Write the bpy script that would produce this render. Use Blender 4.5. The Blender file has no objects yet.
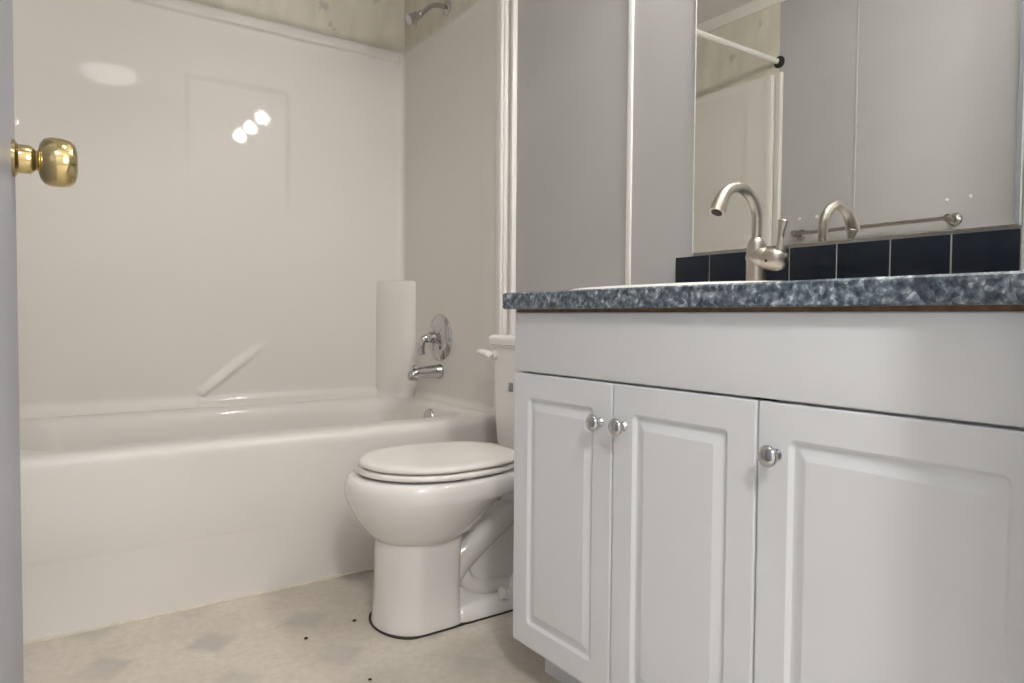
import bpy, bmesh, math, random
from mathutils import Vector, Matrix
random.seed(7)
S = bpy.context.scene
COL = S.collection
PI = math.pi

# ------------------------------------------------------------------ camera
F_PX, YAW, PITCH, ROLL, CAM_H = 699.77, math.radians(35.157), math.radians(-1.954), math.radians(0.43), 0.80
f0 = Vector((math.sin(YAW), math.cos(YAW), 0)); r0 = Vector((math.cos(YAW), -math.sin(YAW), 0)); u0 = Vector((0, 0, 1))
fw = f0*math.cos(PITCH) + u0*math.sin(PITCH); up = r0.cross(fw)
rt = r0*math.cos(ROLL) + up*math.sin(ROLL); up = rt.cross(fw)
cd = bpy.data.cameras.new('camera'); cam = bpy.data.objects.new('camera', cd); COL.objects.link(cam)
cd.sensor_width = 36.0; cd.lens = 36.0*F_PX/1024.0; cd.clip_start = 0.02
M = Matrix((rt, up, -fw)).transposed().to_4x4(); M.translation = Vector((0, 0, CAM_H)); cam.matrix_world = M
S.camera = cam

# ------------------------------------------------------------------ world and exposure
w = bpy.data.worlds.new('world'); S.world = w; w.use_nodes = True
w.node_tree.nodes['Background'].inputs[0].default_value = (0.85, 0.92, 1.0, 1)
w.node_tree.nodes['Background'].inputs[1].default_value = 0.5
S.view_settings.view_transform = 'Standard'; S.view_settings.look = 'None'
S.view_settings.gamma = 1.0; S.view_settings.use_curve_mapping = False
S.view_settings.exposure = 0.28

# ------------------------------------------------------------------ large lights
def area(name, loc, rot, sx, sy, power, color):
    l = bpy.data.lights.new(name, 'AREA'); l.shape = 'RECTANGLE'; l.size = sx; l.size_y = sy; l.energy = power; l.color = color
    o = bpy.data.objects.new(name, l); o.location = loc; o.rotation_euler = rot; COL.objects.link(o); return o
# added fill light at a made-up window behind the camera
area('window_fill', (1.62, -1.94, 1.40), (math.radians(90), 0, 0), 1.00, 1.35, 44.0, (0.95, 0.97, 1.0))
BULB = 185.0           # strength of the vanity bulbs
DOME_FILL = 9.0           # strength of the added fill dome on the bathroom ceiling
HALL_FILL = 115.0           # strength of the added fill dome behind the camera
# both domes are added to brighten the room

# ------------------------------------------------------------------ materials
def mat(name, col, rough=0.5, metal=0.0, coat=0.0, coat_rough=0.05, spec=0.5, noise=0.0, nscale=8.0, bump=0.0, bscale=40.0, emit=0.0):
    m = bpy.data.materials.new(name); m.use_nodes = True
    nt = m.node_tree; b = nt.nodes['Principled BSDF']
    b.inputs['Base Color'].default_value = (*col, 1); b.inputs['Roughness'].default_value = rough
    b.inputs['Metallic'].default_value = metal; b.inputs['Coat Weight'].default_value = coat
    b.inputs['Coat Roughness'].default_value = coat_rough; b.inputs['Specular IOR Level'].default_value = spec
    if emit:
        b.inputs['Emission Color'].default_value = (*col, 1); b.inputs['Emission Strength'].default_value = emit
    if noise or bump:
        tc = nt.nodes.new('ShaderNodeTexCoord')
    if noise:
        n = nt.nodes.new('ShaderNodeTexNoise'); n.inputs['Scale'].default_value = nscale; n.inputs['Detail'].default_value = 4
        nt.links.new(tc.outputs['Object'], n.inputs['Vector'])
        r = nt.nodes.new('ShaderNodeValToRGB')
        r.color_ramp.elements[0].position = 0.3; r.color_ramp.elements[1].position = 0.7
        r.color_ramp.elements[0].color = (*[c*(1-noise) for c in col], 1); r.color_ramp.elements[1].color = (*[min(1, c*(1+noise)) for c in col], 1)
        nt.links.new(n.outputs['Fac'], r.inputs['Fac']); nt.links.new(r.outputs['Color'], b.inputs['Base Color'])
    if bump:
        n2 = nt.nodes.new('ShaderNodeTexNoise'); n2.inputs['Scale'].default_value = bscale
        nt.links.new(tc.outputs['Object'], n2.inputs['Vector'])
        bp = nt.nodes.new('ShaderNodeBump'); bp.inputs['Strength'].default_value = bump; bp.inputs['Distance'].default_value = 0.002
        nt.links.new(n2.outputs['Fac'], bp.inputs['Height']); nt.links.new(bp.outputs['Normal'], b.inputs['Normal'])
    return m

M_GREY = mat('grey_wall_panel', (0.485, 0.475, 0.475), 0.55, spec=0.22, noise=0.03, nscale=3)
M_TRIM = mat('white_trim', (0.80, 0.78, 0.74), 0.35, noise=0.02)
M_CEIL = mat('ceiling_white', (0.80, 0.79, 0.76), 0.8, noise=0.02, bump=0.3, bscale=60)
M_ACRYL = mat('tub_fibreglass', (0.775, 0.742, 0.70), 0.42, spec=0.35, coat=0.28, coat_rough=0.035, noise=0.012, nscale=2)
M_PORC = mat('toilet_porcelain', (0.83, 0.815, 0.79), 0.12, coat=0.5, coat_rough=0.03, noise=0.006)
M_SEAT = mat('seat_plastic', (0.84, 0.82, 0.77), 0.22, noise=0.006)
M_CAB = mat('cabinet_white', (0.765, 0.782, 0.81), 0.33, noise=0.01, nscale=4)
M_WOOD = mat('raw_particle_board', (0.20, 0.12, 0.07), 0.8, noise=0.25, nscale=60)
M_CHROME = mat('chrome', (0.56, 0.56, 0.57), 0.06, metal=1.0)
M_NICKEL = mat('brushed_nickel', (0.46, 0.425, 0.375), 0.34, metal=1.0)
M_STEEL = mat('dull_steel', (0.42, 0.40, 0.37), 0.3, metal=1.0)
M_BRASS = mat('polished_brass', (0.58, 0.47, 0.24), 0.14, metal=1.0)
M_TILE = mat('black_navy_tile', (0.011, 0.016, 0.024), 0.13, spec=0.22, noise=0.08, nscale=20)
M_GROUT = mat('light_grout', (0.62, 0.60, 0.55), 0.8, noise=0.05)
M_SINK = mat('sink_porcelain', (0.84, 0.82, 0.78), 0.1, coat=0.5)
M_MIRROR = mat('mirror_silver', (0.80, 0.81, 0.78), 0.0, metal=1.0)
M_MEDGE = mat('mirror_edge_glint', (0.82, 0.83, 0.80), 0.25, noise=0.06, nscale=60)  # pale diffuse tone paints the bright reflection along the bevel
M_MWORN = mat('mirror_worn_edge', (0.26, 0.23, 0.18), 0.5, noise=0.5, nscale=25)
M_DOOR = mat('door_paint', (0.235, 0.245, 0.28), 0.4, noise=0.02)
M_DARK = mat('dark_caulk', (0.03, 0.025, 0.02), 0.7, noise=0.2)
M_CAULK = mat('white_caulk', (0.72, 0.66, 0.56), 0.5, noise=0.1, nscale=30)
M_DIRT = mat('dark_dirt', (0.02, 0.017, 0.015), 0.8)
M_BULB = mat('bulb_glow', (1.0, 0.965, 0.92), 0.3, emit=BULB)
M_DOME = mat('fill_dome_glow', (1.0, 0.975, 0.95), 0.3, emit=DOME_FILL)
M_HALL = mat('hall_fill_glow', (1.0, 0.975, 0.95), 0.3, emit=HALL_FILL)
M_GLASS = mat('fill_window_glass', (0.95, 0.97, 1.0), 0.02)
M_GLASS.node_tree.nodes['Principled BSDF'].inputs['Transmission Weight'].default_value = 1.0
M_LABEL = mat('grey_emblem', (0.30, 0.30, 0.30), 0.4, noise=0.1)

def ramp(nt, fac, stops):
    r = nt.nodes.new('ShaderNodeValToRGB'); e = r.color_ramp.elements
    while len(e) < len(stops): e.new(0.5)
    for i, (p, c) in enumerate(stops): e[i].position = p; e[i].color = (*c, 1)
    nt.links.new(fac, r.inputs['Fac']); return r.outputs['Color']

def noise_node(nt, vec, scale, detail=4):
    n = nt.nodes.new('ShaderNodeTexNoise'); n.inputs['Scale'].default_value = scale; n.inputs['Detail'].default_value = detail
    nt.links.new(vec, n.inputs['Vector']); return n.outputs['Fac']

def mathn(nt, op, a, b=None):
    m = nt.nodes.new('ShaderNodeMath'); m.operation = op
    for i, v in enumerate((a, b)):
        if v is None: continue
        if isinstance(v, (int, float)): m.inputs[i].default_value = v
        else: nt.links.new(v, m.inputs[i])
    return m.outputs[0]

def mixc(nt, fac, a, b, mode='MIX'):
    m = nt.nodes.new('ShaderNodeMix'); m.data_type = 'RGBA'; m.blend_type = mode
    if isinstance(fac, (int, float)): m.inputs['Factor'].default_value = fac
    else: nt.links.new(fac, m.inputs['Factor'])
    for s, v in (('A', a), ('B', b)):
        sock = [i for i in m.inputs if i.name == s and i.type == 'RGBA'][0]
        if isinstance(v, tuple): sock.default_value = (*v, 1)
        else: nt.links.new(v, sock)
    return [o for o in m.outputs if o.type == 'RGBA'][0]

def floor_material():
    m = bpy.data.materials.new('vinyl_floor'); m.use_nodes = True; nt = m.node_tree; b = nt.nodes['Principled BSDF']
    tc = nt.nodes.new('ShaderNodeTexCoord'); vec = tc.outputs['Object']
    base = ramp(nt, noise_node(nt, vec, 5, 6), [(0.3, (0.62, 0.56, 0.48)), (0.7, (0.72, 0.665, 0.585))])
    mott = ramp(nt, noise_node(nt, vec, 55, 5), [(0.35, (0.90, 0.89, 0.88)), (0.65, (1.0, 1.0, 1.0))])
    base = mixc(nt, 1.0, base, mott, 'MULTIPLY')
    sx = nt.nodes.new('ShaderNodeSeparateXYZ'); nt.links.new(vec, sx.inputs[0])
    P = 0.232
    def cell(o, off):
        t = mathn(nt, 'DIVIDE', mathn(nt, 'SUBTRACT', o, off), P)
        t = mathn(nt, 'SUBTRACT', mathn(nt, 'FRACT', mathn(nt, 'ADD', t, 100.5)), 0.5)
        return mathn(nt, 'ABSOLUTE', t)
    d = mathn(nt, 'ADD', cell(sx.outputs[0], 0.608), cell(sx.outputs[1], 1.80))
    wob = mathn(nt, 'MULTIPLY', mathn(nt, 'SUBTRACT', noise_node(nt, vec, 30, 3), 0.5), 0.12)
    d = mathn(nt, 'ADD', d, wob)
    mask = ramp(nt, d, [(0.20, (1, 1, 1)), (0.34, (0, 0, 0))])
    big = ramp(nt, noise_node(nt, vec, 3.1, 2), [(0.38, (0.35, 0.35, 0.35)), (0.62, (1.0, 1.0, 1.0))])
    fac = mathn(nt, 'MULTIPLY', mask, big)
    col = mixc(nt, fac, base, (0.50, 0.465, 0.42))
    nt.links.new(col, b.inputs['Base Color']); b.inputs['Roughness'].default_value = 0.38
    return m

def counter_material():
    m = bpy.data.materials.new('blue_grey_laminate'); m.use_nodes = True; nt = m.node_tree; b = nt.nodes['Principled BSDF']
    tc = nt.nodes.new('ShaderNodeTexCoord'); vec = tc.outputs['Object']
    a = ramp(nt, noise_node(nt, vec, 105, 5), [(0.32, (0.045, 0.063, 0.083)), (0.46, (0.115, 0.148, 0.182)), (0.56, (0.175, 0.215, 0.25)), (0.68, (0.40, 0.44, 0.47))])
    v = nt.nodes.new('ShaderNodeTexVoronoi'); v.inputs['Scale'].default_value = 130; nt.links.new(vec, v.inputs['Vector'])
    bw = nt.nodes.new('ShaderNodeRGBToBW'); nt.links.new(v.outputs['Color'], bw.inputs[0])
    s = ramp(nt, bw.outputs[0], [(0.30, (0.55, 0.56, 0.6)), (0.55, (1.0, 1.0, 1.0)), (0.80, (1.75, 1.7, 1.65))])
    col = mixc(nt, 1.0, a, s, 'MULTIPLY')
    nt.links.new(col, b.inputs['Base Color']); b.inputs['Roughness'].default_value = 0.35
    return m

def vinyl_wall_material():
    m = bpy.data.materials.new('patterned_vinyl_wallboard'); m.use_nodes = True; nt = m.node_tree; b = nt.nodes['Principled BSDF']
    tc = nt.nodes.new('ShaderNodeTexCoord'); vec = tc.outputs['Object']
    mp = nt.nodes.new('ShaderNodeMapping'); mp.inputs['Scale'].default_value = (1, 1, 0.35); nt.links.new(vec, mp.inputs['Vector'])
    base = ramp(nt, noise_node(nt, mp.outputs[0], 14, 5), [(0.3, (0.64, 0.60, 0.51)), (0.7, (0.77, 0.73, 0.63))])
    v = nt.nodes.new('ShaderNodeTexVoronoi'); v.inputs['Scale'].default_value = 6.5; nt.links.new(vec, v.inputs['Vector'])
    dist = mathn(nt, 'ADD', v.outputs['Distance'], mathn(nt, 'MULTIPLY', mathn(nt, 'SUBTRACT', noise_node(nt, vec, 60, 3), 0.5), 0.5))
    mask = ramp(nt, dist, [(0.06, (0.55, 0.55, 0.55)), (0.16, (0, 0, 0))])
    col = mixc(nt, mask, base, (0.40, 0.375, 0.33))
    nt.links.new(col, b.inputs['Base Color']); b.inputs['Roughness'].default_value = 0.5
    return m
M_FLOOR, M_COUNTER, M_VINYL = floor_material(), counter_material(), vinyl_wall_material()

# ------------------------------------------------------------------ mesh helpers
def obj(name, bm, mats, parent=None, angle=38, loc=None, smooth=True):
    bmesh.ops.remove_doubles(bm, verts=bm.verts[:], dist=1e-6)
    bmesh.ops.recalc_face_normals(bm, faces=bm.faces[:])
    if smooth:
        lim = math.radians(angle)
        for f in bm.faces: f.smooth = True
        for e in bm.edges:
            e.smooth = len(e.link_faces) == 1 or (len(e.link_faces) == 2 and e.calc_face_angle(0) <= lim)
    me = bpy.data.meshes.new(name); bm.to_mesh(me); bm.free()
    for m in (mats if isinstance(mats, (list, tuple)) else [mats]): me.materials.append(m)
    o = bpy.data.objects.new(name, me); COL.objects.link(o)
    if loc is not None: o.location = loc
    if parent is not None:
        o.parent = parent
        o.matrix_parent_inverse = Matrix.Translation(-Vector(parent.location)) if parent.type == 'EMPTY' and parent.parent is None and parent.rotation_euler.z == 0 else Matrix.Identity(4)
    return o

def tag(o, label, cat, group=None):
    o['label'] = label; o['category'] = cat
    if group: o['group'] = group
    return o

def thing(name, label, cat, loc=(0, 0, 0), group=None):
    o = bpy.data.objects.new(name, None); COL.objects.link(o); o.location = loc; o.empty_display_size = 0.05
    return tag(o, label, cat, group)

def struct(o): o['kind'] = 'structure'; return o

def box(bm, x0, x1, y0, y1, z0, z1, bev=0.0, seg=2, mi=0):
    t = bmesh.new()
    bmesh.ops.create_cube(t, size=1.0, matrix=Matrix.Translation(((x0+x1)/2, (y0+y1)/2, (z0+z1)/2)) @ Matrix.Diagonal((x1-x0, y1-y0, z1-z0, 1)))
    if bev: bmesh.ops.bevel(t, geom=t.edges[:], offset=bev, segments=seg, profile=0.5, affect='EDGES')
    for f in t.faces: f.material_index = mi
    merge(bm, t); return bm

def merge(bm, t, mx=None):
    me = bpy.data.meshes.new('tmp'); t.to_mesh(me); t.free()
    if mx is not None: me.transform(mx)
    bm.from_mesh(me); bpy.data.meshes.remove(me)

def loft(bm, rings, cap0=True, cap1=True, closed=True, mi=0):
    vs = [[bm.verts.new(p) for p in r] for r in rings]
    n = len(rings[0])
    for a, b in zip(vs[:-1], vs[1:]):
        for i in range(n if closed else n-1):
            j = (i+1) % n
            f = bm.faces.new((a[i], a[j], b[j], b[i])); f.material_index = mi
    if cap0 and closed: bm.faces.new(vs[0]).material_index = mi
    if cap1 and closed: bm.faces.new(vs[-1]).material_index = mi
    return vs

def lathe(bm, prof, origin, axis, n=40, mi=0, ell=(1, 1)):
    """prof: (radius, height along axis)"""
    ax = Vector(axis).normalized(); q = Vector((0, 0, 1)).rotation_difference(ax); o = Vector(origin)
    rings = []
    for r, h in prof:
        r = max(r, 1e-5)
        rings.append([o + q @ Vector((ell[0]*r*math.cos(2*PI*i/n), ell[1]*r*math.sin(2*PI*i/n), h)) for i in range(n)])
    loft(bm, rings, True, True, mi=mi); return bm

def tube(bm, path, rad, n=20, mi=0, flat=None):
    P = [Vector(p) for p in path]
    if not isinstance(rad, (list, tuple)): rad = [rad]*len(P)
    rings = []; nrm = None
    for i, p in enumerate(P):
        t = (P[min(i+1, len(P)-1)] - P[max(i-1, 0)]).normalized()
        if nrm is None:
            nrm = Vector((0, 1, 0)) if abs(t.y) < 0.8 else Vector((0, 0, 1))
        nrm = (nrm - t*nrm.dot(t)).normalized(); b = t.cross(nrm)
        k = flat[i] if flat else 1.0
        rings.append([p + nrm*rad[i]*math.cos(2*PI*j/n) + b*rad[i]*k*math.sin(2*PI*j/n) for j in range(n)])
    loft(bm, rings, True, True, mi=mi); return bm

def spline(pts, m=8):
    P = [Vector(p) for p in pts]; out = []
    for i in range(len(P)-1):
        p0 = P[max(i-1, 0)]; p1 = P[i]; p2 = P[i+1]; p3 = P[min(i+2, len(P)-1)]
        for k in range(m):
            t = k/m
            out.append(0.5*((2*p1) + (p2-p0)*t + (2*p0-5*p1+4*p2-p3)*t*t + (3*p1-p0-3*p2+p3)*t**3))
    out.append(P[-1]); return out

def rrect(cx, cy, hx, hy, r, z, n=8):
    """rounded rectangle ring in XY"""
    r = min(r, hx*0.999, hy*0.999); pts = []
    for k, (sx, sy) in enumerate(((1, 1), (-1, 1), (-1, -1), (1, -1))):
        for i in range(n+1):
            a = PI/2*(k + i/n)
            pts.append(Vector((cx + sx*(hx-r) + r*math.cos(a), cy + sy*(hy-r) + r*math.sin(a), z)))
    return pts

def sst(a, b, x):
    t = max(0.0, min(1.0, (x-a)/(b-a))) if b != a else float(x > a)
    return t*t*(3-2*t)

# ------------------------------------------------------------------ dimensions (metres, camera stands at x=0 y=0)
XW, XL, YB, YN, ZC = 1.425, -0.12, 2.875, -2.00, 2.34
YT = 2.034            # tub front
# ------------------------------------------------------------------ room shell
HX0, HX1 = -1.50, 2.20      # the room behind the camera, seen into through the doorway
YD = 0.220                  # room side of the near wall, the camera stands in its doorway
DX0, DX1, DZ = -0.048, 0.735, 2.045
struct(obj('floor', box(bmesh.new(), HX0-0.1, HX1+0.1, YN-0.1, YB+0.1, -0.06, 0.0), M_FLOOR))
struct(obj('ceiling', box(bmesh.new(), HX0-0.1, HX1+0.1, YN-0.1, YB+0.1, ZC, ZC+0.06), M_CEIL))
bm = bmesh.new(); box(bm, XW, XW+0.1, YD-0.1, 2.02, 0, ZC, mi=0); box(bm, XW, XW+0.1, 2.02, YB+0.1, 0, ZC, mi=1)
struct(obj('wall_right', bm, [M_GREY, M_VINYL]))
struct(obj('wall_back', box(bmesh.new(), XL-0.1, XW+0.1, YB, YB+0.1, 0, ZC), M_VINYL))
bm = bmesh.new(); box(bm, XL-0.1, XL, YD-0.1, 2.02, 0, ZC, mi=0); box(bm, XL-0.1, XL, 2.02, YB+0.1, 0, ZC, mi=1)
struct(obj('wall_left', bm, [M_GREY, M_VINYL]))
bm = bmesh.new()                      # near wall with the doorway the camera looks through
box(bm, HX0, DX0, YD-0.1, YD, 0, ZC); box(bm, DX1, HX1, YD-0.1, YD, 0, ZC); box(bm, DX0, DX1, YD-0.1, YD, DZ, ZC)
struct(obj('wall_near', bm, M_GREY))
struct(obj('wall_bedroom_left', box(bmesh.new(), HX0-0.1, HX0, YN-0.1, YD, 0, ZC), M_CEIL))
struct(obj('wall_bedroom_right', box(bmesh.new(), HX1, HX1+0.1, YN-0.1, YD, 0, ZC), M_CEIL))
WX0, WX1, WZ0, WZ1 = 1.10, 2.14, 0.70, 2.10
bm = bmesh.new()
box(bm, HX0, WX0, YN-0.1, YN, 0, ZC); box(bm, WX1, HX1, YN-0.1, YN, 0, ZC)
box(bm, WX0, WX1, YN-0.1, YN, 0, WZ0); box(bm, WX0, WX1, YN-0.1, YN, WZ1, ZC)
struct(obj('wall_bedroom_rear', bm, M_CEIL))
win = bpy.data.objects.new('fill_window_1', None); COL.objects.link(win); win.location = (1.62, YN, 1.4); struct(win)  # unseen window, added to send light through the doorway to the tub
bm = bmesh.new(); wm = (WX0+WX1)/2
for a in ((WX0, WX0+0.05, WZ0, WZ1), (WX1-0.05, WX1, WZ0, WZ1), (WX0, WX1, WZ0, WZ0+0.05), (WX0, WX1, WZ1-0.05, WZ1), (wm-0.025, wm+0.025, WZ0, WZ1)):
    box(bm, a[0], a[1], YN-0.07, YN-0.02, a[2], a[3], 0.004)
obj('fill_window_frame', bm, M_TRIM, win)
obj('fill_window_pane', box(bmesh.new(), WX0+0.04, WX1-0.04, YN-0.048, YN-0.042, WZ0+0.04, WZ1-0.04), M_GLASS, win)

def batten(name, side, y0, y1, z0, z1, d=0.006, m=None):
    bm = bmesh.new(); x0, x1 = (XW-d, XW+0.001) if side > 0 else (XL-0.001, XL+d)
    box(bm, x0, x1, y0, y1, z0, z1, 0.0025, 2)
    return struct(obj(name, bm, m or M_TRIM))
batten('trim_1', 1, 1.438, 1.456, 0.0, ZC, 0.007)
# two-ridge corner trim where the grey wall meets the tub surround
bm = bmesh.new()
prof = [(XW, 2.004), (XW-0.010, 2.004), (XW-0.016, 2.008), (XW-0.016, 2.018), (XW-0.008, 2.021), (XW-0.008, 2.034), (XW-0.003, 2.036), (XW, 2.036)]
loft(bm, [[Vector((x, y, z)) for x, y in prof] for z in (0.0, ZC)])
struct(obj('trim_2', bm, M_TRIM, angle=50))
bm = bmesh.new(); loft(bm, [[Vector((XL+(XW-x), 2.036-(2.036-y)*1.2, z)) for x, y in prof] for z in (0.0, 1.965)])
struct(obj('trim_7', bm, M_ACRYL, angle=50))
struct(obj('trim_8', box(bmesh.new(), 1.3885, 1.404, 2.047, 2.084, 0.462, ZC-0.03, 0.005, 3), M_TRIM))
batten('trim_3', 1, 0.455, 0.4855, 0.855, ZC, 0.010)
batten('trim_4', -1, 1.637, 1.647, 0.0, ZC, 0.004, M_GREY)
bm = bmesh.new()                      # casing of the doorway, on the room side
box(bm, DX1-0.004, DX1+0.045, YD-0.003, YD+0.010, 0, DZ+0.045, 0.003); box(bm, XL+0.015, DX0+0.002, YD-0.003, YD+0.008, 0, DZ+0.045, 0.003)
box(bm, XL+0.015, DX1+0.045, YD-0.003, YD+0.010, DZ, DZ+0.045, 0.003)
struct(obj('trim_5', bm, M_TRIM))
bm = bmesh.new()                      # ceiling cornice
for s in (1, -1):
    x0 = XW if s > 0 else XL
    loft(bm, [[Vector((x0, y, ZC-0.045)), Vector((x0-s*0.012, y, ZC-0.045)), Vector((x0-s*0.018, y, ZC-0.02)), Vector((x0-s*0.032, y, ZC)), Vector((x0, y, ZC))] for y in (YD, YB)])
loft(bm, [[Vector((x, YB, ZC-0.045)), Vector((x, YB-0.012, ZC-0.045)), Vector((x, YB-0.018, ZC-0.02)), Vector((x, YB-0.032, ZC)), Vector((x, YB, ZC))] for x in (XL, XW)])
struct(obj('trim_6', bm, M_TRIM))
struct(obj('baseboard_left', box(bmesh.new(), XL-0.002, XL+0.010, YD+0.02, 2.00, 0.0, 0.06, 0.003), M_TRIM))

# ------------------------------------------------------------------ door (ajar, seen almost edge on) with brass knob
door = bpy.data.objects.new('door_1', None); COL.objects.link(door); struct(door)
DW = 0.762
hinge = Vector((-0.034, 0.236, 0)); latch = Vector((-0.0012, 1.0, 0))
ang = math.atan2(latch.y-hinge.y, latch.x-hinge.x)
door.location = hinge; door.rotation_euler = (0, 0, ang)
DW = (latch-hinge).length
# local frame: +x runs hinge -> latch, -y faces the room
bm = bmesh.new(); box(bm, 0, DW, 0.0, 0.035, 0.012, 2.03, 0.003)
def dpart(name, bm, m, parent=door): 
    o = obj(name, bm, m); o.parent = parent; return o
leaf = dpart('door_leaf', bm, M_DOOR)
kz = 0.969; kx = DW-0.062
bm = bmesh.new()
lathe(bm, [(0, 0), (0.020, 0), (0.020, 0.003), (0.0165, 0.005), (0.0155, 0.006), (0.0155, 0.016), (0.0135, 0.019), (0.0105, 0.0215), (0.0110, 0.023), (0.019, 0.025), (0.0245, 0.029), (0.0268, 0.035), (0.0268, 0.045), (0.0252, 0.053), (0.021, 0.058), (0.013, 0.0605), (0, 0.061)], (kx, 0, kz), (0, -1, 0), 48)
knob = dpart('door_knob', bm, M_BRASS)
bm = bmesh.new(); box(bm, DW-0.002, DW+0.001, 0.006, 0.029, kz-0.03, kz+0.03)
dpart('latch_plate', bm, M_BRASS)
for hz in (0.2, 1.0, 1.8):
    bm = bmesh.new(); lathe(bm, [(0.006, 0), (0.006, 0.09)], (-0.003, -0.006, hz), (0, 0, 1), 16); dpart('hinge', bm, M_BRASS)

# ------------------------------------------------------------------ bathtub with moulded surround
tub = thing('bathtub', 'white fibreglass bathtub with tall moulded surround filling the alcove', 'bathtub', (0.65, 2.45, 0))
RZ = 0.452
bm = bmesh.new()
x0, x1 = XL+0.004, XW-0.004
ap = [(2.040, 0.0), (2.040, 0.006), (2.0395, 0.185), (2.0385, 0.192), (2.0370, 0.199), (2.0355, 0.300), (2.034, 0.395), (2.034, 0.415), (2.0345, 0.428), (2.038, 0.440), (2.045, 0.448), (2.055, RZ), (2.075, RZ)]
loft(bm, [[Vector((x, y, z)) for y, z in ap] for x in [x0 + (x1-x0)*i/8 for i in range(9)]], closed=False)
cx, cy = (x0+x1)/2, (2.075+2.868)/2
hx, hy = (x1-x0)/2, (2.868-2.075)/2
icx, icy, ihx, ihy = 0.655, 2.462, 0.685, 0.305
rings = [rrect(cx, cy, hx, hy, 0.0005, RZ, 12),
         rrect(icx, icy, ihx+0.02, ihy+0.02, 0.15, RZ, 12), rrect(icx, icy, ihx+0.008, ihy+0.008, 0.142, RZ-0.004, 12),
         rrect(icx, icy, ihx, ihy, 0.135, RZ-0.016, 12), rrect(icx, icy, ihx-0.01, ihy-0.008, 0.13, RZ-0.06, 12),
         rrect(icx+0.01, icy, ihx-0.04, ihy-0.03, 0.13, 0.2, 12), rrect(icx+0.015, icy, ihx-0.06, ihy-0.045, 0.13, 0.12, 12),
         rrect(icx+0.02, icy, ihx-0.10, ihy-0.09, 0.12, 0.085, 12), rrect(icx+0.03, icy, ihx-0.3, ihy-0.2, 0.1, 0.08, 12)]
loft(bm, rings, False, True)
obj('tub_basin', bm, M_ACRYL, tub, angle=50)
# surround: a plan path swept upward, with moulded relief pushed out along the normal
XE = 1.402; XS = -0.097; YS = 2.842; cr = 0.028
path = []
def addarc(cx_, cy_, r, a0, a1, n):
    for i in range(n+1):
        a = math.radians(a0 + (a1-a0)*i/n); path.append((cx_+r*math.cos(a), cy_+r*math.sin(a)))
path += [(XL+0.002, 2.038), (XL+0.010, 2.038)]
addarc(XS-0.012, 2.050, 0.012, -90, 0, 6)
for i in range(1, 40): path.append((XS, 2.050 + (YS-cr-2.050)*i/40))
addarc(XS+cr, YS-cr, cr, 180, 90, 8)
for i in range(1, 190): path.append((XS+cr + (XE-cr-XS-cr)*i/190, YS))
addarc(XE-cr, YS-cr, cr, 90, 0, 8)
for i in range(1, 60): path.append((XE, YS-cr - (YS-cr-2.050)*i/60))
addarc(XE+0.012, 2.050, 0.012, 180, 270, 6)
path += [(XW-0.010, 2.038), (XW-0.002, 2.038)]
ZT = 1.962
zs = [RZ-0.002 + (1.902-RZ+0.002)*i/150 for i in range(151)] + [1.906, 1.910, 1.914, 1.917, 1.920, 1.926, 1.935, 1.945, 1.953, 1.958, 1.961, ZT]
def relief(x, y, z):
    d = 0.0
    if y > YS-0.001:                                        # back panel
        # raised rectangular panel
        e = 0.010
        m = sst(0.520-e, 0.520+e, x)*(1-sst(0.893-e, 0.893+e, x))*(1-sst(1.690-e, 1.690+e, z))*sst(1.12, 1.42, z)
        d = max(d, 0.0042*m)
        # slanted moulded arm rest: crisp under side, soft upper side, dying out at the top
        ax, az, bx, bz = 0.566, 0.490, 0.835, 0.700
        L = math.hypot(bx-ax, bz-az); ux, uz = (bx-ax)/L, (bz-az)/L
        t = (x-ax)*ux + (z-az)*uz; s = -(x-ax)*uz + (z-az)*ux
        along = sst(-0.012, 0.006, t)*(1-sst(L*0.45, L*1.02, t))
        d = max(d, 0.013*along*sst(-0.003, 0.004, s)*(1-sst(0.010, 0.040, s)))
        # soft ledge along the bottom
        d = max(d, 0.014*(1-sst(0.452, 0.500, z)))
        d = max(d, 0.012*sst(0.52, 0.56, x)*(1-sst(0.478, 0.492, z)))
        # thick lip along the top
        d = max(d, 0.013*sst(1.908, 1.918, z)*(1-sst(1.955, 1.963, z)))
    else:
        if abs(x-XE) < 0.002 or abs(x-XS) < 0.002:
            d = max(d, 0.006*(1-sst(2.066, 2.092, y))*sst(0.40, 0.42, z))   # raised front flange
            d = max(d, 0.0022*(1-sst(2.185, 2.193, y))*(1-sst(1.86, 1.90, z)))
            d = max(d, 0.015*(1-sst(0.455, 0.480, z)))
            d = max(d, 0.004*sst(1.935, 1.945, z))
    return d
bm = bmesh.new(); rows = []
for z in zs:
    row = []
    for i, (x, y) in enumerate(path):
        a = path[max(i-1, 0)]; b = path[min(i+1, len(path)-1)]
        tx, ty = b[0]-a[0], b[1]-a[1]; l = math.hypot(tx, ty); nx, ny = ty/l, -tx/l
        d = relief(x, y, z); row.append(Vector((x+nx*d, y+ny*d, z)))
    rows.append(row)
top = [Vector((min(max(x, XL+0.002), XW-0.002) if abs(y-YS) > 0.03 else x, YB-0.002 if y > YS-0.03 else y, ZT+0.0005)) for x, y in path]
top = []
for x, y in path:
    top.append(Vector((XL+0.002 if x < XS+0.02 else (XW-0.002 if x > XE-0.02 else x), YB-0.002 if y > YS-0.02 else y, ZT+0.0008)))
rows.append(top)
loft(bm, rows, closed=False)
obj('surround_wall', bm, M_ACRYL, tub, angle=60)
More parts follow.
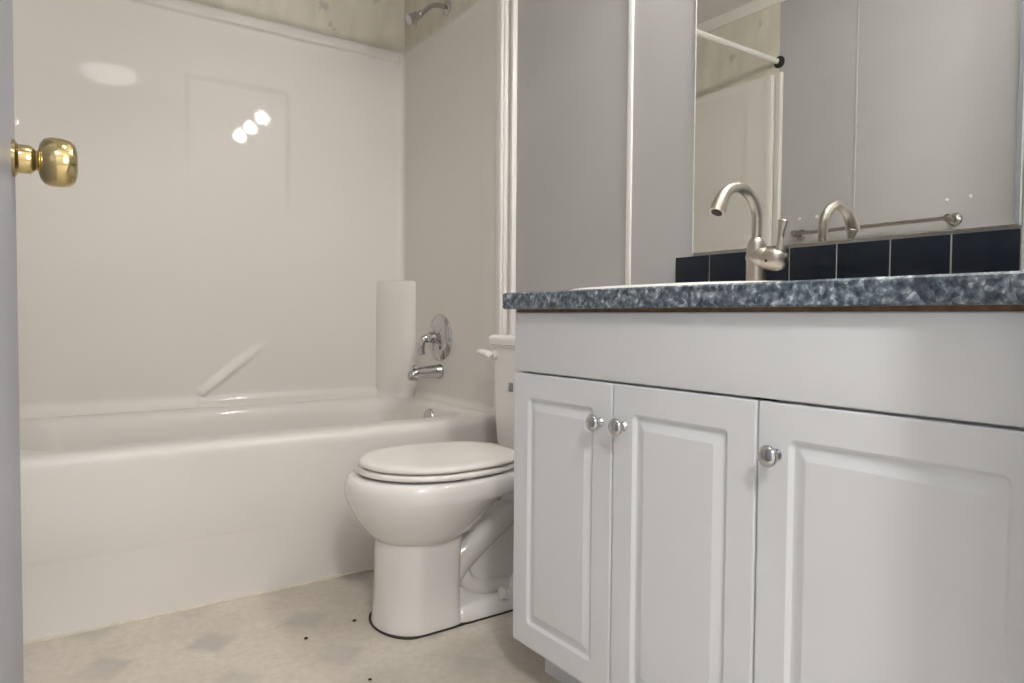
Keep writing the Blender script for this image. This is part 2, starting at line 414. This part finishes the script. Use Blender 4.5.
# rounded moulded shelf column in the back right corner
bm = bmesh.new()
def colring(r, z, k=1.0):
    pts = []
    for i in range(17):
        a = math.radians(180 + 90*i/16); c, q = abs(math.cos(a))**(2/1.5), abs(math.sin(a))**(2/1.5)
        pts.append(Vector((XE+0.004 - r*c, YS+0.004 - r*q, z)))
    pts.append(Vector((XE+0.004, YS+0.004, z))); return pts
loft(bm, [colring(r, z) for r, z in ((0.142, RZ-0.003), (0.137, RZ+0.008), (0.134, RZ+0.03), (0.131, 0.90), (0.131, 0.942), (0.129, 0.950), (0.124, 0.955), (0.115, 0.957), (0.095, 0.955), (0.06, 0.953))])
obj('corner_shelf', bm, M_ACRYL, tub, angle=50)
# overflow plate and caulk line
bm = bmesh.new(); lathe(bm, [(0, 0), (0.037, 0), (0.037, 0.006), (0.034, 0.011), (0.02, 0.015), (0.0, 0.016)], (1.336, 2.462, 0.398), (-1, 0, 0.08), 40)
ov = obj('overflow_plate', bm, M_CHROME, tub); ov['label'] = 'round chrome overflow plate'
bm = bmesh.new(); box(bm, XL+0.01, XW-0.01, 2.033, 2.044, -0.001, 0.006, 0.0025)
ck = obj('caulk_bead', bm, M_CAULK, tub); ck['label'] = 'uneven white caulk bead'

# ------------------------------------------------------------------ shower and tub fittings
t = thing('shower', 'chrome shower head on bent arm above the tub surround', 'shower', (XW, 2.49, 2.04))
bm = bmesh.new(); lathe(bm, [(0, 0), (0.030, 0), (0.030, 0.003), (0.026, 0.008), (0.012, 0.012), (0, 0.013)], (XW, 2.49, 2.042), (-1, 0, 0), 32); obj('wall_flange', bm, M_CHROME, t)
ap_ = spline([(XW-0.005, 2.49, 2.042), (XW-0.04, 2.49, 2.042), (XW-0.075, 2.49, 2.030), (XW-0.105, 2.49, 2.002), (XW-0.122, 2.49, 1.986)], 6)
bm = bmesh.new(); tube(bm, ap_, 0.0095, 16); obj('shower_arm', bm, M_CHROME, t)
bm = bmesh.new(); hd = Vector((-0.80, 0, -0.55))
lathe(bm, [(0, 0), (0.012, 0), (0.014, 0.004), (0.014, 0.015), (0.012, 0.018), (0.015, 0.022), (0.0185, 0.030), (0.0205, 0.050), (0.0215, 0.064), (0.0215, 0.068), (0.019, 0.070), (0.017, 0.068), (0, 0.067)], (XW-0.117, 2.49, 1.990), hd, 32); obj('spray_head', bm, M_CHROME, t)

t = thing('shower_valve', 'round chrome shower valve with lever handle on surround end wall', 'shower valve', (XE, 2.497, 0.717))
bm = bmesh.new(); lathe(bm, [(0, 0), (0.094, 0), (0.095, 0.003), (0.091, 0.010), (0.078, 0.019), (0.055, 0.026), (0.030, 0.029), (0.0, 0.029)], (XE, 2.497, 0.717), (-1, 0, 0), 56); obj('escutcheon', bm, M_CHROME, t)
bm = bmesh.new(); lathe(bm, [(0, 0.01), (0.026, 0.01), (0.026, 0.022), (0.022, 0.030), (0.021, 0.050), (0.023, 0.056), (0.021, 0.064), (0.012, 0.069), (0, 0.070)], (XE, 2.497, 0.717), (-1, 0, 0), 36)
for k in range(5):  # arms modelled in place of star-shaped reflections in the chrome
    a = 2*PI*k/5; tube(bm, [(XE-0.030, 2.497+0.020*math.cos(a), 0.717+0.020*math.sin(a)), (XE-0.024, 2.497+0.060*math.cos(a), 0.717+0.055*math.sin(a))], [0.007, 0.004], 10)
obj('valve_hub', bm, M_CHROME, t)
bm = bmesh.new(); tube(bm, spline([(XE-0.056, 2.497, 0.717), (XE-0.074, 2.500, 0.712), (XE-0.083, 2.503, 0.690), (XE-0.082, 2.505, 0.660), (XE-0.080, 2.505, 0.648)], 6), [0.0145]*8+[0.0130]*8+[0.0125]*8+[0.011], 16, flat=None); obj('lever', bm, M_CHROME, t)

t = thing('tub_spout', 'chrome tub spout with pull knob below the round valve', 'tub spout', (XE, 2.497, 0.58))
bm = bmesh.new()
def ov_ring(x, ry, rz, zc):
    return [Vector((x, 2.497+ry*math.cos(2*PI*i/24), zc+rz*math.sin(2*PI*i/24))) for i in range(24)]
loft(bm, [ov_ring(XE+0.001, 0.030, 0.030, 0.580), ov_ring(XE-0.010, 0.030, 0.030, 0.580), ov_ring(XE-0.014, 0.0275, 0.0275, 0.580), ov_ring(XE-0.06, 0.025, 0.0245, 0.5795), ov_ring(XE-0.105, 0.022, 0.022, 0.576), ov_ring(XE-0.130, 0.019, 0.021, 0.570), ov_ring(XE-0.140, 0.015, 0.017, 0.566), ov_ring(XE-0.144, 0.008, 0.010, 0.564)])
lathe(bm, [(0, 0), (0.016, 0), (0.016, 0.018), (0.013, 0.03), (0, 0.031)], (XE-0.122, 2.497, 0.548), (0, 0, 1), 24)
obj('spout_body', bm, M_CHROME, t)
bm = bmesh.new(); lathe(bm, [(0, 0), (0.004, 0), (0.004, 0.012), (0.008, 0.014), (0.009, 0.018), (0.007, 0.022), (0, 0.023)], (XE-0.122, 2.497, 0.590), (0, 0, 1), 20); obj('diverter_knob', bm, M_CHROME, t)

t = thing('shower_rod', 'white shower curtain rod spanning the tub alcove, seen in the mirror', 'shower rod', (0.65, 2.02, 2.018))
bm = bmesh.new(); lathe(bm, [(0.0125, 0.0), (0.0125, XW-XL-0.02)], (XL+0.010, 2.02, 2.018), (1, 0, 0), 20); obj('rod', bm, M_TRIM, t)
for x, a in ((XL, 1), (XW, -1)):
    bm = bmesh.new(); lathe(bm, [(0, 0), (0.028, 0), (0.028, 0.004), (0.02, 0.010), (0.016, 0.022), (0.013, 0.022)], (x, 2.02, 2.018), (a, 0, 0), 24)
    e = obj('rod_socket', bm, M_DIRT, t); e['label'] = 'dark rod socket'

# ------------------------------------------------------------------ toilet
TY = 1.645
toilet = thing('toilet', 'white two-piece toilet with closed lid between tub and vanity', 'toilet', (1.0, TY, 0))
def egg(xf, xb, hw, z, xm=None, n=48, nf=2.0, nb=2.0):
    """egg ring: widest at xm; nf/nb = superellipse exponents of the front and the back half"""
    if xm is None: xm = xf + (xb-xf)*0.55
    pts = []
    for i in range(n):
        a = 2*PI*i/n; c, s = math.cos(a), math.sin(a)
        e = nf if c < 0 else nb
        L = (xm-xf) if c < 0 else (xb-xm)
        pts.append(Vector((xm + L*math.copysign(abs(c)**(2/e), c), TY + hw*math.copysign(abs(s)**(2/e), s), z)))
    return pts
bm = bmesh.new()
loft(bm, [egg(0.752, 0.97, 0.100, 0.2235, 0.86), egg(0.738, 0.985, 0.114, 0.2285, 0.86), egg(0.716, 1.01, 0.136, 0.252, 0.87), egg(0.690, 1.045, 0.160, 0.290, 0.88),
          egg(0.674, 1.085, 0.177, 0.320, 0.88), egg(0.667, 1.13, 0.184, 0.340, 0.89, nb=2.3), egg(0.6655, 1.20, 0.1855, 0.347, 0.89, nb=2.8), egg(0.665, 1.23, 0.186, 0.354, 0.89, nb=3.0), egg(0.666, 1.235, 0.186, 0.372, 0.89, nb=3.0), egg(0.671, 1.235, 0.183, 0.384, 0.89, nb=3.0), egg(0.679, 1.23, 0.177, 0.391, 0.89, nb=3.0), egg(0.70, 1.22, 0.160, 0.3935, 0.89, nb=3.0)])
# deck behind the bowl carrying the tank
loft(bm, [rrect(1.23, TY, 0.15, 0.085, 0.05, 0.285), rrect(1.225, TY, 0.165, 0.105, 0.05, 0.32), rrect(1.22, TY, 0.175, 0.13, 0.04, 0.355), rrect(1.22, TY, 0.178, 0.135, 0.035, 0.385), rrect(1.22, TY, 0.172, 0.13, 0.03, 0.394)])
obj('bowl', bm, M_PORC, toilet, angle=55)
bm = bmesh.new()                                            # pedestal column, trapway and foot
def ped(xf, xb, hw, z): return egg(xf, xb, hw, z, xf+0.085, 48, 2.0, 7.0)
loft(bm, [ped(0.737, 0.945, 0.109, 0.0), ped(0.737, 0.945, 0.109, 0.010), ped(0.740, 0.942, 0.107, 0.03), ped(0.744, 0.940, 0.105, 0.09), ped(0.745, 0.942, 0.104, 0.16), ped(0.745, 0.945, 0.104, 0.20), ped(0.748, 0.95, 0.102, 0.235)])
loft(bm, [rrect(1.09, TY, 0.19, 0.108, 0.06, 0.0), rrect(1.09, TY, 0.19, 0.108, 0.06, 0.012), rrect(1.09, TY, 0.185, 0.103, 0.06, 0.030), rrect(1.09, TY, 0.175, 0.090, 0.06, 0.043), rrect(1.09, TY, 0.16, 0.07, 0.05, 0.050)])
tr = spline([(1.27, TY, 0.335), (1.15, TY, 0.285), (1.05, TY, 0.225), (0.965, TY, 0.165), (0.925, TY, 0.125)], 8)
for off in (-0.046, 0.0, 0.046):
    tube(bm, [Vector((p.x, p.y+off, p.z)) for p in tr], 0.043, 24)
tr2 = spline([(0.955, TY, 0.135), (0.975, TY, 0.092), (1.03, TY, 0.066), (1.10, TY, 0.060)], 8)
for off in (-0.052, 0.052): tube(bm, [Vector((p.x, p.y+off, p.z)) for p in tr2], 0.026, 20)
loft(bm, [rrect(1.09, TY, 0.17, 0.072, 0.05, 0.02), rrect(1.09, TY, 0.165, 0.066, 0.05, 0.09), rrect(1.10, TY, 0.16, 0.064, 0.05, 0.18), rrect(1.13, TY, 0.15, 0.070, 0.05, 0.30)])
for sg in (-1, 1): lathe(bm, [(0.0, 0), (0.068, 0), (0.060, 0.030), (0.040, 0.052), (0.015, 0.060), (0.0, 0.061)], (1.15, TY+sg*0.045, 0.03), (0, 0, 1), 24)
obj('pedestal', bm, M_PORC, toilet, angle=50)
for s in (-1, 1):
    bm = bmesh.new(); lathe(bm, [(0, 0), (0.0165, 0), (0.0165, 0.006), (0.0135, 0.012), (0.0125, 0.022), (0.008, 0.028), (0, 0.029)], (1.070, TY+s*0.088, 0.036), (0, 0, 1), 20); obj('bolt_cap', bm, M_SEAT, toilet)
bm = bmesh.new(); loft(bm, [[p + Vector((0, 0, z)) for p in egg(0.7335, 0.98, 0.1125, 0.0, 0.805, 48, 2.0, 7.0)] for z in (0.0, 0.004)])
loft(bm, [rrect(1.09, TY, 0.193, 0.1115, 0.06, z) for z in (0.0, 0.004)])
c_ = obj('caulk_line', bm, M_DARK, toilet); c_['label'] = 'dark dirty caulk line at the foot'
# seat ring and lid
bm = bmesh.new()
so = dict(xm=0.88)
loft(bm, [egg(0.716, 1.12, 0.158, 0.3990, 0.89, nb=2.6), egg(0.700, 1.13, 0.174, 0.4000, 0.89, nb=2.6), egg(0.698, 1.13, 0.176, 0.402, 0.89, nb=2.6), egg(0.698, 1.13, 0.176, 0.408, 0.89, nb=2.6), egg(0.703, 1.13, 0.171, 0.413, 0.89, nb=2.6)])
for (px, py) in ((0.765, 0.07), (0.765, -0.07), (0.92, -0.155), (0.92, 0.155)): box(bm, px-0.012, px+0.012, TY+py-0.006, TY+py+0.006, 0.390, 0.400, 0.002)
obj('seat', bm, M_SEAT, toilet, angle=50)
bm = bmesh.new()
loft(bm, [egg(0.722, 1.12, 0.154, 0.4172, 0.89, nb=2.8), egg(0.706, 1.135, 0.171, 0.4180, 0.89, nb=2.8), egg(0.704, 1.137, 0.173, 0.420, 0.89, nb=2.8), egg(0.704, 1.137, 0.173, 0.425, 0.89, nb=2.8), egg(0.708, 1.134, 0.169, 0.4295, 0.89, nb=2.8), egg(0.718, 1.128, 0.161, 0.4320, 0.89, nb=2.8), egg(0.75, 1.10, 0.135, 0.4330, 0.89, nb=2.8)])
obj('seat_lid', bm, M_SEAT, toilet, angle=60)
for s in (-1, 1):
    bm = bmesh.new(); lathe(bm, [(0.0, 0), (0.012, 0), (0.012, 0.05), (0.0, 0.05)], (1.15, TY+s*0.075-0.025, 0.413), (0, 1, 0), 18); box(bm, 1.138, 1.165, TY+s*0.075-0.024, TY+s*0.075+0.024, 0.392, 0.412, 0.003); obj('seat_hinge', bm, M_SEAT, toilet)
# tank
bm = bmesh.new()
loft(bm, [rrect(1.312, TY, 0.080, 0.180, 0.030, 0.392), rrect(1.312, TY, 0.086, 0.194, 0.032, 0.405), rrect(1.312, TY, 0.090, 0.203, 0.032, 0.50), rrect(1.312, TY, 0.093, 0.208, 0.032, 0.712)])
obj('tank', bm, M_PORC, toilet, angle=50)
bm = bmesh.new()
loft(bm, [rrect(1.309, TY, 0.098, 0.214, 0.034, 0.7145), rrect(1.309, TY, 0.104, 0.220, 0.036, 0.718), rrect(1.309, TY, 0.105, 0.221, 0.036, 0.732), rrect(1.309, TY, 0.102, 0.218, 0.036, 0.741), rrect(1.309, TY, 0.094, 0.210, 0.032, 0.7465), rrect(1.309, TY, 0.06, 0.18, 0.03, 0.748)])
obj('tank_lid', bm, M_PORC, toilet, angle=50)
bm = bmesh.new(); lathe(bm, [(0, 0), (0.016, 0), (0.016, 0.010), (0.010, 0.014), (0, 0.014)], (1.222, 1.822, 0.683), (-1, 0, 0), 20)
tube(bm, spline([(1.206, 1.822, 0.676), (1.200, 1.836, 0.685), (1.197, 1.860, 0.688), (1.198, 1.884, 0.689)], 5), [0.013]*6+[0.012]*6+[0.009]*4, 14)
obj('flush_lever', bm, M_SEAT, toilet)
bm = bmesh.new(); box(bm, 1.2155, 1.222, 1.726, 1.744, 0.575, 0.602, 0.002)
e = obj('emblem', bm, M_LABEL, toilet); e['label'] = 'small grey emblem'

# ------------------------------------------------------------------ vanity cabinet
XD = 0.874; VY0, VY1 = 0.252, 1.231; CT, CB = 0.853, 0.818
van = thing('vanity_cabinet', 'white three-door vanity cabinet under the blue-grey countertop', 'cabinet', (1.15, 0.73, 0))
bm = bmesh.new()
box(bm, XD+0.0195, XW-0.003, VY0, VY0+0.016, 0.095, 0.812); box(bm, XD+0.0195, XW-0.003, VY1-0.016, VY1, 0.095, 0.812)
box(bm, XD+0.0195, XW-0.003, VY0+0.016, VY1-0.016, 0.095, 0.111); box(bm, XW-0.012, XW-0.003, VY0+0.016, VY1-0.016, 0.111, 0.812)
box(bm, XD+0.0195, XD+0.036, 0.60, 0.642, 0.111, 0.812); box(bm, XD+0.0195, XD+0.036, VY0+0.016, VY1-0.016, 0.66, 0.812)
obj('carcass', bm, M_CAB, van)
obj('toe_kick', box(bmesh.new(), 0.962, XW-0.02, VY0+0.004, VY1-0.004, 0.0, 0.096), M_CAB, van)
obj('false_front', box(bmesh.new(), XD, XD+0.019, VY0, VY1, 0.6865, 0.811, 0.003, 3), M_CAB, van)
bm = bmesh.new()
box(bm, XD+0.004, XD+0.030, VY0+0.002, VY1-0.002, 0.8115, 0.8178); box(bm, XW-0.025, XW-0.003, VY0+0.002, VY1-0.002, 0.8115, 0.8178)
box(bm, XD+0.030, XW-0.025, VY0+0.002, VY0+0.022, 0.8115, 0.8178); box(bm, XD+0.030, XW-0.025, VY1-0.022, VY1-0.002, 0.8115, 0.8178)
b_ = obj('support_strip', bm, M_WOOD, van); b_['label'] = 'raw brown board strip'
def door_mesh(y0, y1, z0, z1):
    """routed raised-panel door: concentric rounded loops, front faces -x"""
    bm = bmesh.new(); cy_, cz_ = (y0+y1)/2, (z0+z1)/2; hy_, hz_ = (y1-y0)/2, (z1-z0)/2
    def ring(ins, dep, r):
        q = rrect(cy_, cz_, hy_-ins, hz_-ins, r, 0, 6); return [Vector((XD+dep, p.x, p.y)) for p in q]
    rings = [ring(0, 0.0185, 0.002), ring(0, 0.0025, 0.002), ring(0.0008, 0.0008, 0.002), ring(0.0025, 0.0, 0.0025), ring(0.005, 0.0, 0.004), ring(0.010, 0.0, 0.006), ring(0.0420, 0.0, 0.010), ring(0.0475, 0.0, 0.010),
             ring(0.0490, 0.0, 0.010), ring(0.0502, 0.0008, 0.010), ring(0.0525, 0.0050, 0.009), ring(0.0550, 0.0066, 0.008), ring(0.0575, 0.0066, 0.007),
             ring(0.0640, 0.0046, 0.006), ring(0.0710, 0.0018, 0.005), ring(0.0740, 0.0008, 0.004), ring(0.0752, 0.0002, 0.003), ring(0.0770, 0.0002, 0.003), ring(0.0820, 0.0002, 0.003)]
    loft(bm, rings); return bm
def knob_mesh(y, z):
    bm = bmesh.new()
    lathe(bm, [(0, 0), (0.0085, 0), (0.0090, 0.002), (0.0070, 0.005), (0.0050, 0.008), (0.0050, 0.013), (0.0080, 0.016), (0.0145, 0.018), (0.0158, 0.021), (0.0152, 0.024), (0.0115, 0.0275), (0.0060, 0.0292), (0, 0.0296)], (XD, y, z), (-1, 0, 0), 32)
    return bm
Z0, Z1 = 0.100, 0.6825
for (y0, y1, ky) in ((0.9265, 1.231, 0.955), (0.6235, 0.9225, 0.894), (0.252, 0.6195, 0.5885)):
    d = obj('door', door_mesh(y0, y1, Z0, Z1), M_CAB, van, angle=30)
    k = obj('knob', knob_mesh(ky, 0.609), M_CHROME); k.parent = d; k.matrix_parent_inverse = d.matrix_parent_inverse.inverted() if False else Matrix.Identity(4)

# ------------------------------------------------------------------ countertop, sink, backsplash, mirror
CX0, CX1, CY0, CY1 = 0.854, XW-0.002, 0.223, 1.248
SX, SY, SA, SB = 1.128, 0.930, 0.212, 0.297                # oval drop-in sink: centre and radii
def rect_ring(x0, x1, y0, y1, z, n=96):
    pts = []
    for i in range(n):
        a = 2*PI*i/n; c, s = math.cos(a), math.sin(a)
        dx = (x1-SX) if c > 0 else (x0-SX); dy = (y1-SY) if s > 0 else (y0-SY)
        k = min(dx/c if abs(c) > 1e-9 else 1e9, dy/s if abs(s) > 1e-9 else 1e9)
        pts.append([SX+k*c, SY+k*s, z])
    for cxx in (x0, x1):                                    # snap the nearest sample onto every corner
        for cyy in (y0, y1):
            j = min(range(n), key=lambda i: (pts[i][0]-cxx)**2+(pts[i][1]-cyy)**2); pts[j][0] = cxx; pts[j][1] = cyy
    return [Vector(p) for p in pts]
def oval(a, b, z, n=96, dx=0.0, ex=2.8):
    pts = []
    for i in range(n):
        c, q = math.cos(2*PI*i/n), math.sin(2*PI*i/n)
        pts.append(Vector((SX+dx+a*math.copysign(abs(c)**(2/ex), c), SY+b*math.copysign(abs(q)**(2/ex), q), z)))
    return pts
bm = bmesh.new()
e = 0.003
rr = [oval(SA-0.012, SB-0.012, CB), rect_ring(CX0+e, CX1, CY0+e, CY1-e, CB), rect_ring(CX0, CX1, CY0, CY1, CB+e), rect_ring(CX0, CX1, CY0, CY1, CT-e), rect_ring(CX0+e, CX1, CY0+e, CY1-e, CT), oval(SA-0.012, SB-0.012, CT), oval(SA-0.012, SB-0.012, CB)]
loft(bm, rr, False, False)
tag(obj('countertop', bm, M_COUNTER, angle=30), 'speckled blue-grey laminate countertop on the white vanity cabinet', 'countertop')
bm = bmesh.new()
loft(bm, [oval(SA-0.016, SB-0.016, CT-0.005), oval(SA, SB, CT+0.0005), oval(SA+0.001, SB+0.001, CT+0.004), oval(SA-0.003, SB-0.003, CT+0.0075), oval(SA-0.010, SB-0.010, CT+0.0095), oval(0.160, SB-0.03, CT+0.0085, dx=-0.026), oval(0.153, SB-0.037, CT+0.003, dx=-0.026), oval(0.142, SB-0.055, CT-0.05, dx=-0.026), oval(0.112, SB-0.095, CT-0.115, dx=-0.026), oval(0.06, SB-0.17, CT-0.14, dx=-0.026), oval(0.022, 0.022, CT-0.146, dx=-0.026, ex=2.0)], False, True)
sk = tag(obj('sink', bm, M_SINK, angle=50), 'white oval drop-in sink set in the countertop', 'sink')
bm = bmesh.new(); lathe(bm, [(0.0, 0), (0.021, 0), (0.021, 0.002), (0.016, 0.004), (0, 0.004)], (SX-0.026, SY, CT-0.146), (0, 0, 1), 24)
dr = obj('drain', bm, M_CHROME); dr.parent = sk

TH = 0.108; bm = bmesh.new()
box(bm, XW-0.004, XW-0.0005, 0.4865, 1.266, CT+0.0005, CT+TH, 0, mi=1)
for i in range(7):
    y1 = 1.267 - 0.1116*i; y0 = y1 - 0.1082
    box(bm, XW-0.0075, XW-0.0035, y0, y1, CT+0.001, CT+TH, 0.0015, 2, mi=0)
tag(obj('tile_backsplash', bm, [M_TILE, M_GROUT]), 'row of glossy black-blue tiles with pale grout above the countertop', 'backsplash')

mir = thing('mirror', 'large frameless wall mirror above the dark tile backsplash', 'mirror', (XW, 0.85, 0.968))
MY0, MY1, MZ0, MZ1 = 0.4885, 1.213, 0.9665, 1.88
bm = bmesh.new(); box(bm, XW-0.0055, XW-0.0005, MY0+0.003, MY1-0.003, MZ0+0.003, MZ1-0.003)
obj('glass', bm, M_MIRROR, mir)
bm = bmesh.new()
for a in ((MY0, MY0+0.003, MZ0, MZ1), (MY1-0.003, MY1, MZ0, MZ1), (MY0+0.003, MY1-0.003, MZ1-0.003, MZ1)):
    box(bm, XW-0.0058, XW-0.0005, a[0], a[1], a[2], a[3])
obj('edge_glint', bm, M_MEDGE, mir)
e = obj('worn_edge', box(bmesh.new(), XW-0.0058, XW-0.0005, MY0+0.003, MY1-0.003, MZ0, MZ0+0.003), M_MWORN, mir); e['label'] = 'browned worn lower edge'

# ------------------------------------------------------------------ faucet
FX, FY = 1.294, 0.930
fa = thing('faucet', 'brushed nickel single-handle gooseneck faucet behind the sink', 'faucet', (FX, FY, CT))
bm = bmesh.new()
lathe(bm, [(0, 0), (0.0255, 0), (0.0262, 0.003), (0.0245, 0.006), (0.0225, 0.009), (0.0208, 0.022), (0.0210, 0.058), (0.0206, 0.088), (0.0186, 0.100), (0.0150, 0.108), (0.0120, 0.112), (0, 0.112)], (FX, FY, CT+0.0088), (0, 0, 1), 40)
# valve barrel leaving the side of the body
bd = Vector((-0.10, -1.0, -0.16)).normalized()
lathe(bm, [(0.0, -0.016), (0.018, -0.014), (0.0215, 0.0), (0.0225, 0.028), (0.0215, 0.030), (0.0230, 0.032), (0.0238, 0.046), (0.0230, 0.058), (0.020, 0.067), (0.013, 0.073), (0, 0.075)], (FX, FY, CT+0.080), bd, 32)
obj('faucet_body', bm, M_NICKEL, fa, angle=40)
pts = [(FX, FY, CT+0.118), (FX, FY, CT+0.145), (FX, FY, 1.010)]
for i in range(1, 13):
    a = math.radians(152*i/12); pts.append((FX-0.064+0.064*math.cos(a), FY, 1.010+0.065*math.sin(a)))
pts += [(FX-0.126, FY, 1.030), (FX-0.133, FY, 1.016)]
sp = spline(pts, 4); n = len(sp)
rad = []
for i in range(n):
    k = i/(n-1); rad.append(0.0112 + 0.0048*sst(0.68, 1.0, k))
bm = bmesh.new(); tube(bm, sp, rad, 24); obj('spout', bm, M_NICKEL, fa, angle=50)
tp = Vector(sp[-1]); td = (sp[-1]-sp[-2]).normalized()
bm = bmesh.new(); lathe(bm, [(0, 0), (0.0112, 0), (0.0112, 0.0015), (0, 0.0015)], tp-td*0.0004, td, 20)
e = obj('aerator', bm, M_DIRT, fa); e['label'] = 'dark aerator opening'
hb = Vector((FX, FY, CT+0.080)) + bd*0.060
hp = spline([hb + Vector((0, 0, 0.010)), hb + Vector((0.0, -0.004, 0.030)), hb + Vector((0.0, -0.003, 0.052)), hb + Vector((-0.002, -0.008, 0.074)), hb + Vector((-0.003, -0.010, 0.083))], 6)
hr = []
for i in range(len(hp)):
    k = i/(len(hp)-1); hr.append(0.0125 - 0.0055*sst(0, 0.45, k) + 0.0035*sst(0.5, 0.85, k) - 0.004*sst(0.92, 1.0, k))
bm = bmesh.new(); tube(bm, hp, hr, 20, flat=[1.0-0.35*sst(0.3, 0.8, i/(len(hp)-1)) for i in range(len(hp))]); obj('handle', bm, M_NICKEL, fa, angle=50)
bm = bmesh.new(); lathe(bm, [(0.003, 0), (0.003, 0.0008), (0, 0.0009)], Vector((FX, FY, CT+0.080)) + bd*0.0465 + Vector((-0.0236, 0.002, -0.004)), (-1, 0, -0.1), 12)
obj('set_screw', bm, M_DIRT, fa)

# ------------------------------------------------------------------ opposite wall, seen in the mirror
tb = thing('towel_bar', 'brushed metal towel bar on the grey wall, reflected in the mirror', 'towel bar', (XL, 1.56, 1.19))
BX = XL+0.060
for y in (1.235, 1.885):
    bm = bmesh.new(); lathe(bm, [(0, 0), (0.024, 0), (0.025, 0.004), (0.022, 0.010), (0.011, 0.016), (0.0105, 0.045), (0.016, 0.050), (0.0175, 0.060), (0.015, 0.072), (0.0, 0.076)], (XL, y, 1.192), (1, 0, 0), 28)
    obj('bracket', bm, M_STEEL, tb)
bm = bmesh.new(); lathe(bm, [(0.008, 0.0), (0.008, 0.65)], (BX, 1.235, 1.192), (0, 1, 0), 18); obj('bar', bm, M_STEEL, tb)
for (y, z, lb) in ((1.269, 1.270, 'white wall plug above near end of towel bar, towards its middle'), (1.185, 1.274, 'white wall plug beyond near end of towel bar, next to the door'),
                   (1.897, 1.268, 'white wall plug above far end of towel bar, nearer the tub'), (1.812, 1.268, 'white wall plug above far end of towel bar, towards its middle')):
    bm = bmesh.new(); lathe(bm, [(0, 0), (0.0075, 0), (0.0072, 0.003), (0.004, 0.005), (0, 0.0055)], (XL, y, z), (1, 0, 0), 16)
    tag(obj('wall_plug', bm, M_TRIM), lb, 'wall plug', 'white wall plugs around the towel bar')

# ------------------------------------------------------------------ vanity lamps and two added fill domes
vl = thing('vanity_light', 'chrome light bar with three glowing bulbs in added shades above the mirror', 'wall light', (XW, 0.66, 2.10))
obj('backplate', box(bmesh.new(), XW-0.030, XW-0.0005, 0.26, 1.07, 2.055, 2.145, 0.008, 3), M_CHROME, vl)
LAX = Vector((-0.75, 0.30, -0.58)).normalized()             # axis of shades added to keep bulb light off wall and ceiling
for y in (0.380, 0.655, 0.945):
    bc = Vector((XW-0.105, y, 2.095))                       # bulb centre
    bm = bmesh.new(); lathe(bm, [(0, 0), (0.020, 0), (0.020, 0.006), (0.008, 0.010), (0, 0.010)], (XW-0.029, y, 2.10), (-1, 0, 0), 24)
    tube(bm, [(XW-0.030, y, 2.10), tuple(bc - LAX*0.066)], 0.006, 12); so_ = obj('swivel_arm', bm, M_CHROME, vl)
    bm = bmesh.new(); lathe(bm, [(0.0, -0.070), (0.020, -0.070), (0.032, -0.060), (0.050, -0.030), (0.056, 0.0), (0.0545, 0.0), (0.048, -0.030), (0.030, -0.058), (0.0, -0.062)], bc, LAX, 36); sh_ = obj('added_shade', bm, M_TRIM, vl)  # shade added behind each bulb to block light towards wall and ceiling
    bm = bmesh.new(); bmesh.ops.create_uvsphere(bm, u_segments=24, v_segments=14, radius=0.040, matrix=Matrix.Translation(bc))
    bo = obj('globe_bulb', bm, M_BULB); bo.parent = sh_

cl = thing('fill_dome', 'added round glowing fill dome on the bathroom ceiling, in front of the mirror', 'fill light', (0.48, 0.62, ZC))  # unseen dome, added as soft fill for the bathroom
bm = bmesh.new(); lathe(bm, [(0, 0), (0.165, 0), (0.165, 0.018), (0.155, 0.022), (0, 0.022)], (0.48, 0.62, ZC), (0, 0, -1), 40); obj('fill_dome_base', bm, M_TRIM, cl)
bm = bmesh.new(); lathe(bm, [(0, 0.02), (0.150, 0.02), (0.145, 0.045), (0.12, 0.075), (0.07, 0.096), (0, 0.104)], (0.48, 0.62, ZC), (0, 0, -1), 40); obj('fill_dome_glass', bm, M_DOME, cl)

hl = thing('fill_dome', 'added round glowing fill dome on the ceiling of the room behind the doorway', 'fill light', (-0.10, -0.90, ZC))  # unseen dome, added to lift floor, tub apron and toilet
bm = bmesh.new(); lathe(bm, [(0, 0), (0.165, 0), (0.165, 0.018), (0.155, 0.022), (0, 0.022)], (-0.10, -0.90, ZC), (0, 0, -1), 40); obj('fill_dome_base', bm, M_TRIM, hl)
bm = bmesh.new(); lathe(bm, [(0, 0.02), (0.150, 0.02), (0.145, 0.045), (0.12, 0.075), (0.07, 0.096), (0, 0.104)], (-0.10, -0.90, ZC), (0, 0, -1), 40); obj('fill_dome_glass', bm, M_HALL, hl)

# ------------------------------------------------------------------ specks of dirt on the vinyl floor
for (x, y, r, lb) in ((0.571, 1.688, 0.0048, 'dark crumb lying on the floor left of the toilet foot'), (0.621, 1.415, 0.0042, 'dark crumb on the floor in front of the toilet, nearest the camera'), (0.709, 1.716, 0.0052, 'dark crumb stuck beside the front of the toilet foot')):
    bm = bmesh.new(); bmesh.ops.create_icosphere(bm, subdivisions=2, radius=r, matrix=Matrix.Translation((x, y, r*0.45)) @ Matrix.Diagonal((1.1, 0.9, 0.5, 1)))
    tag(obj('crumb', bm, M_DIRT), lb, 'crumb', 'dark crumbs on the vinyl floor')
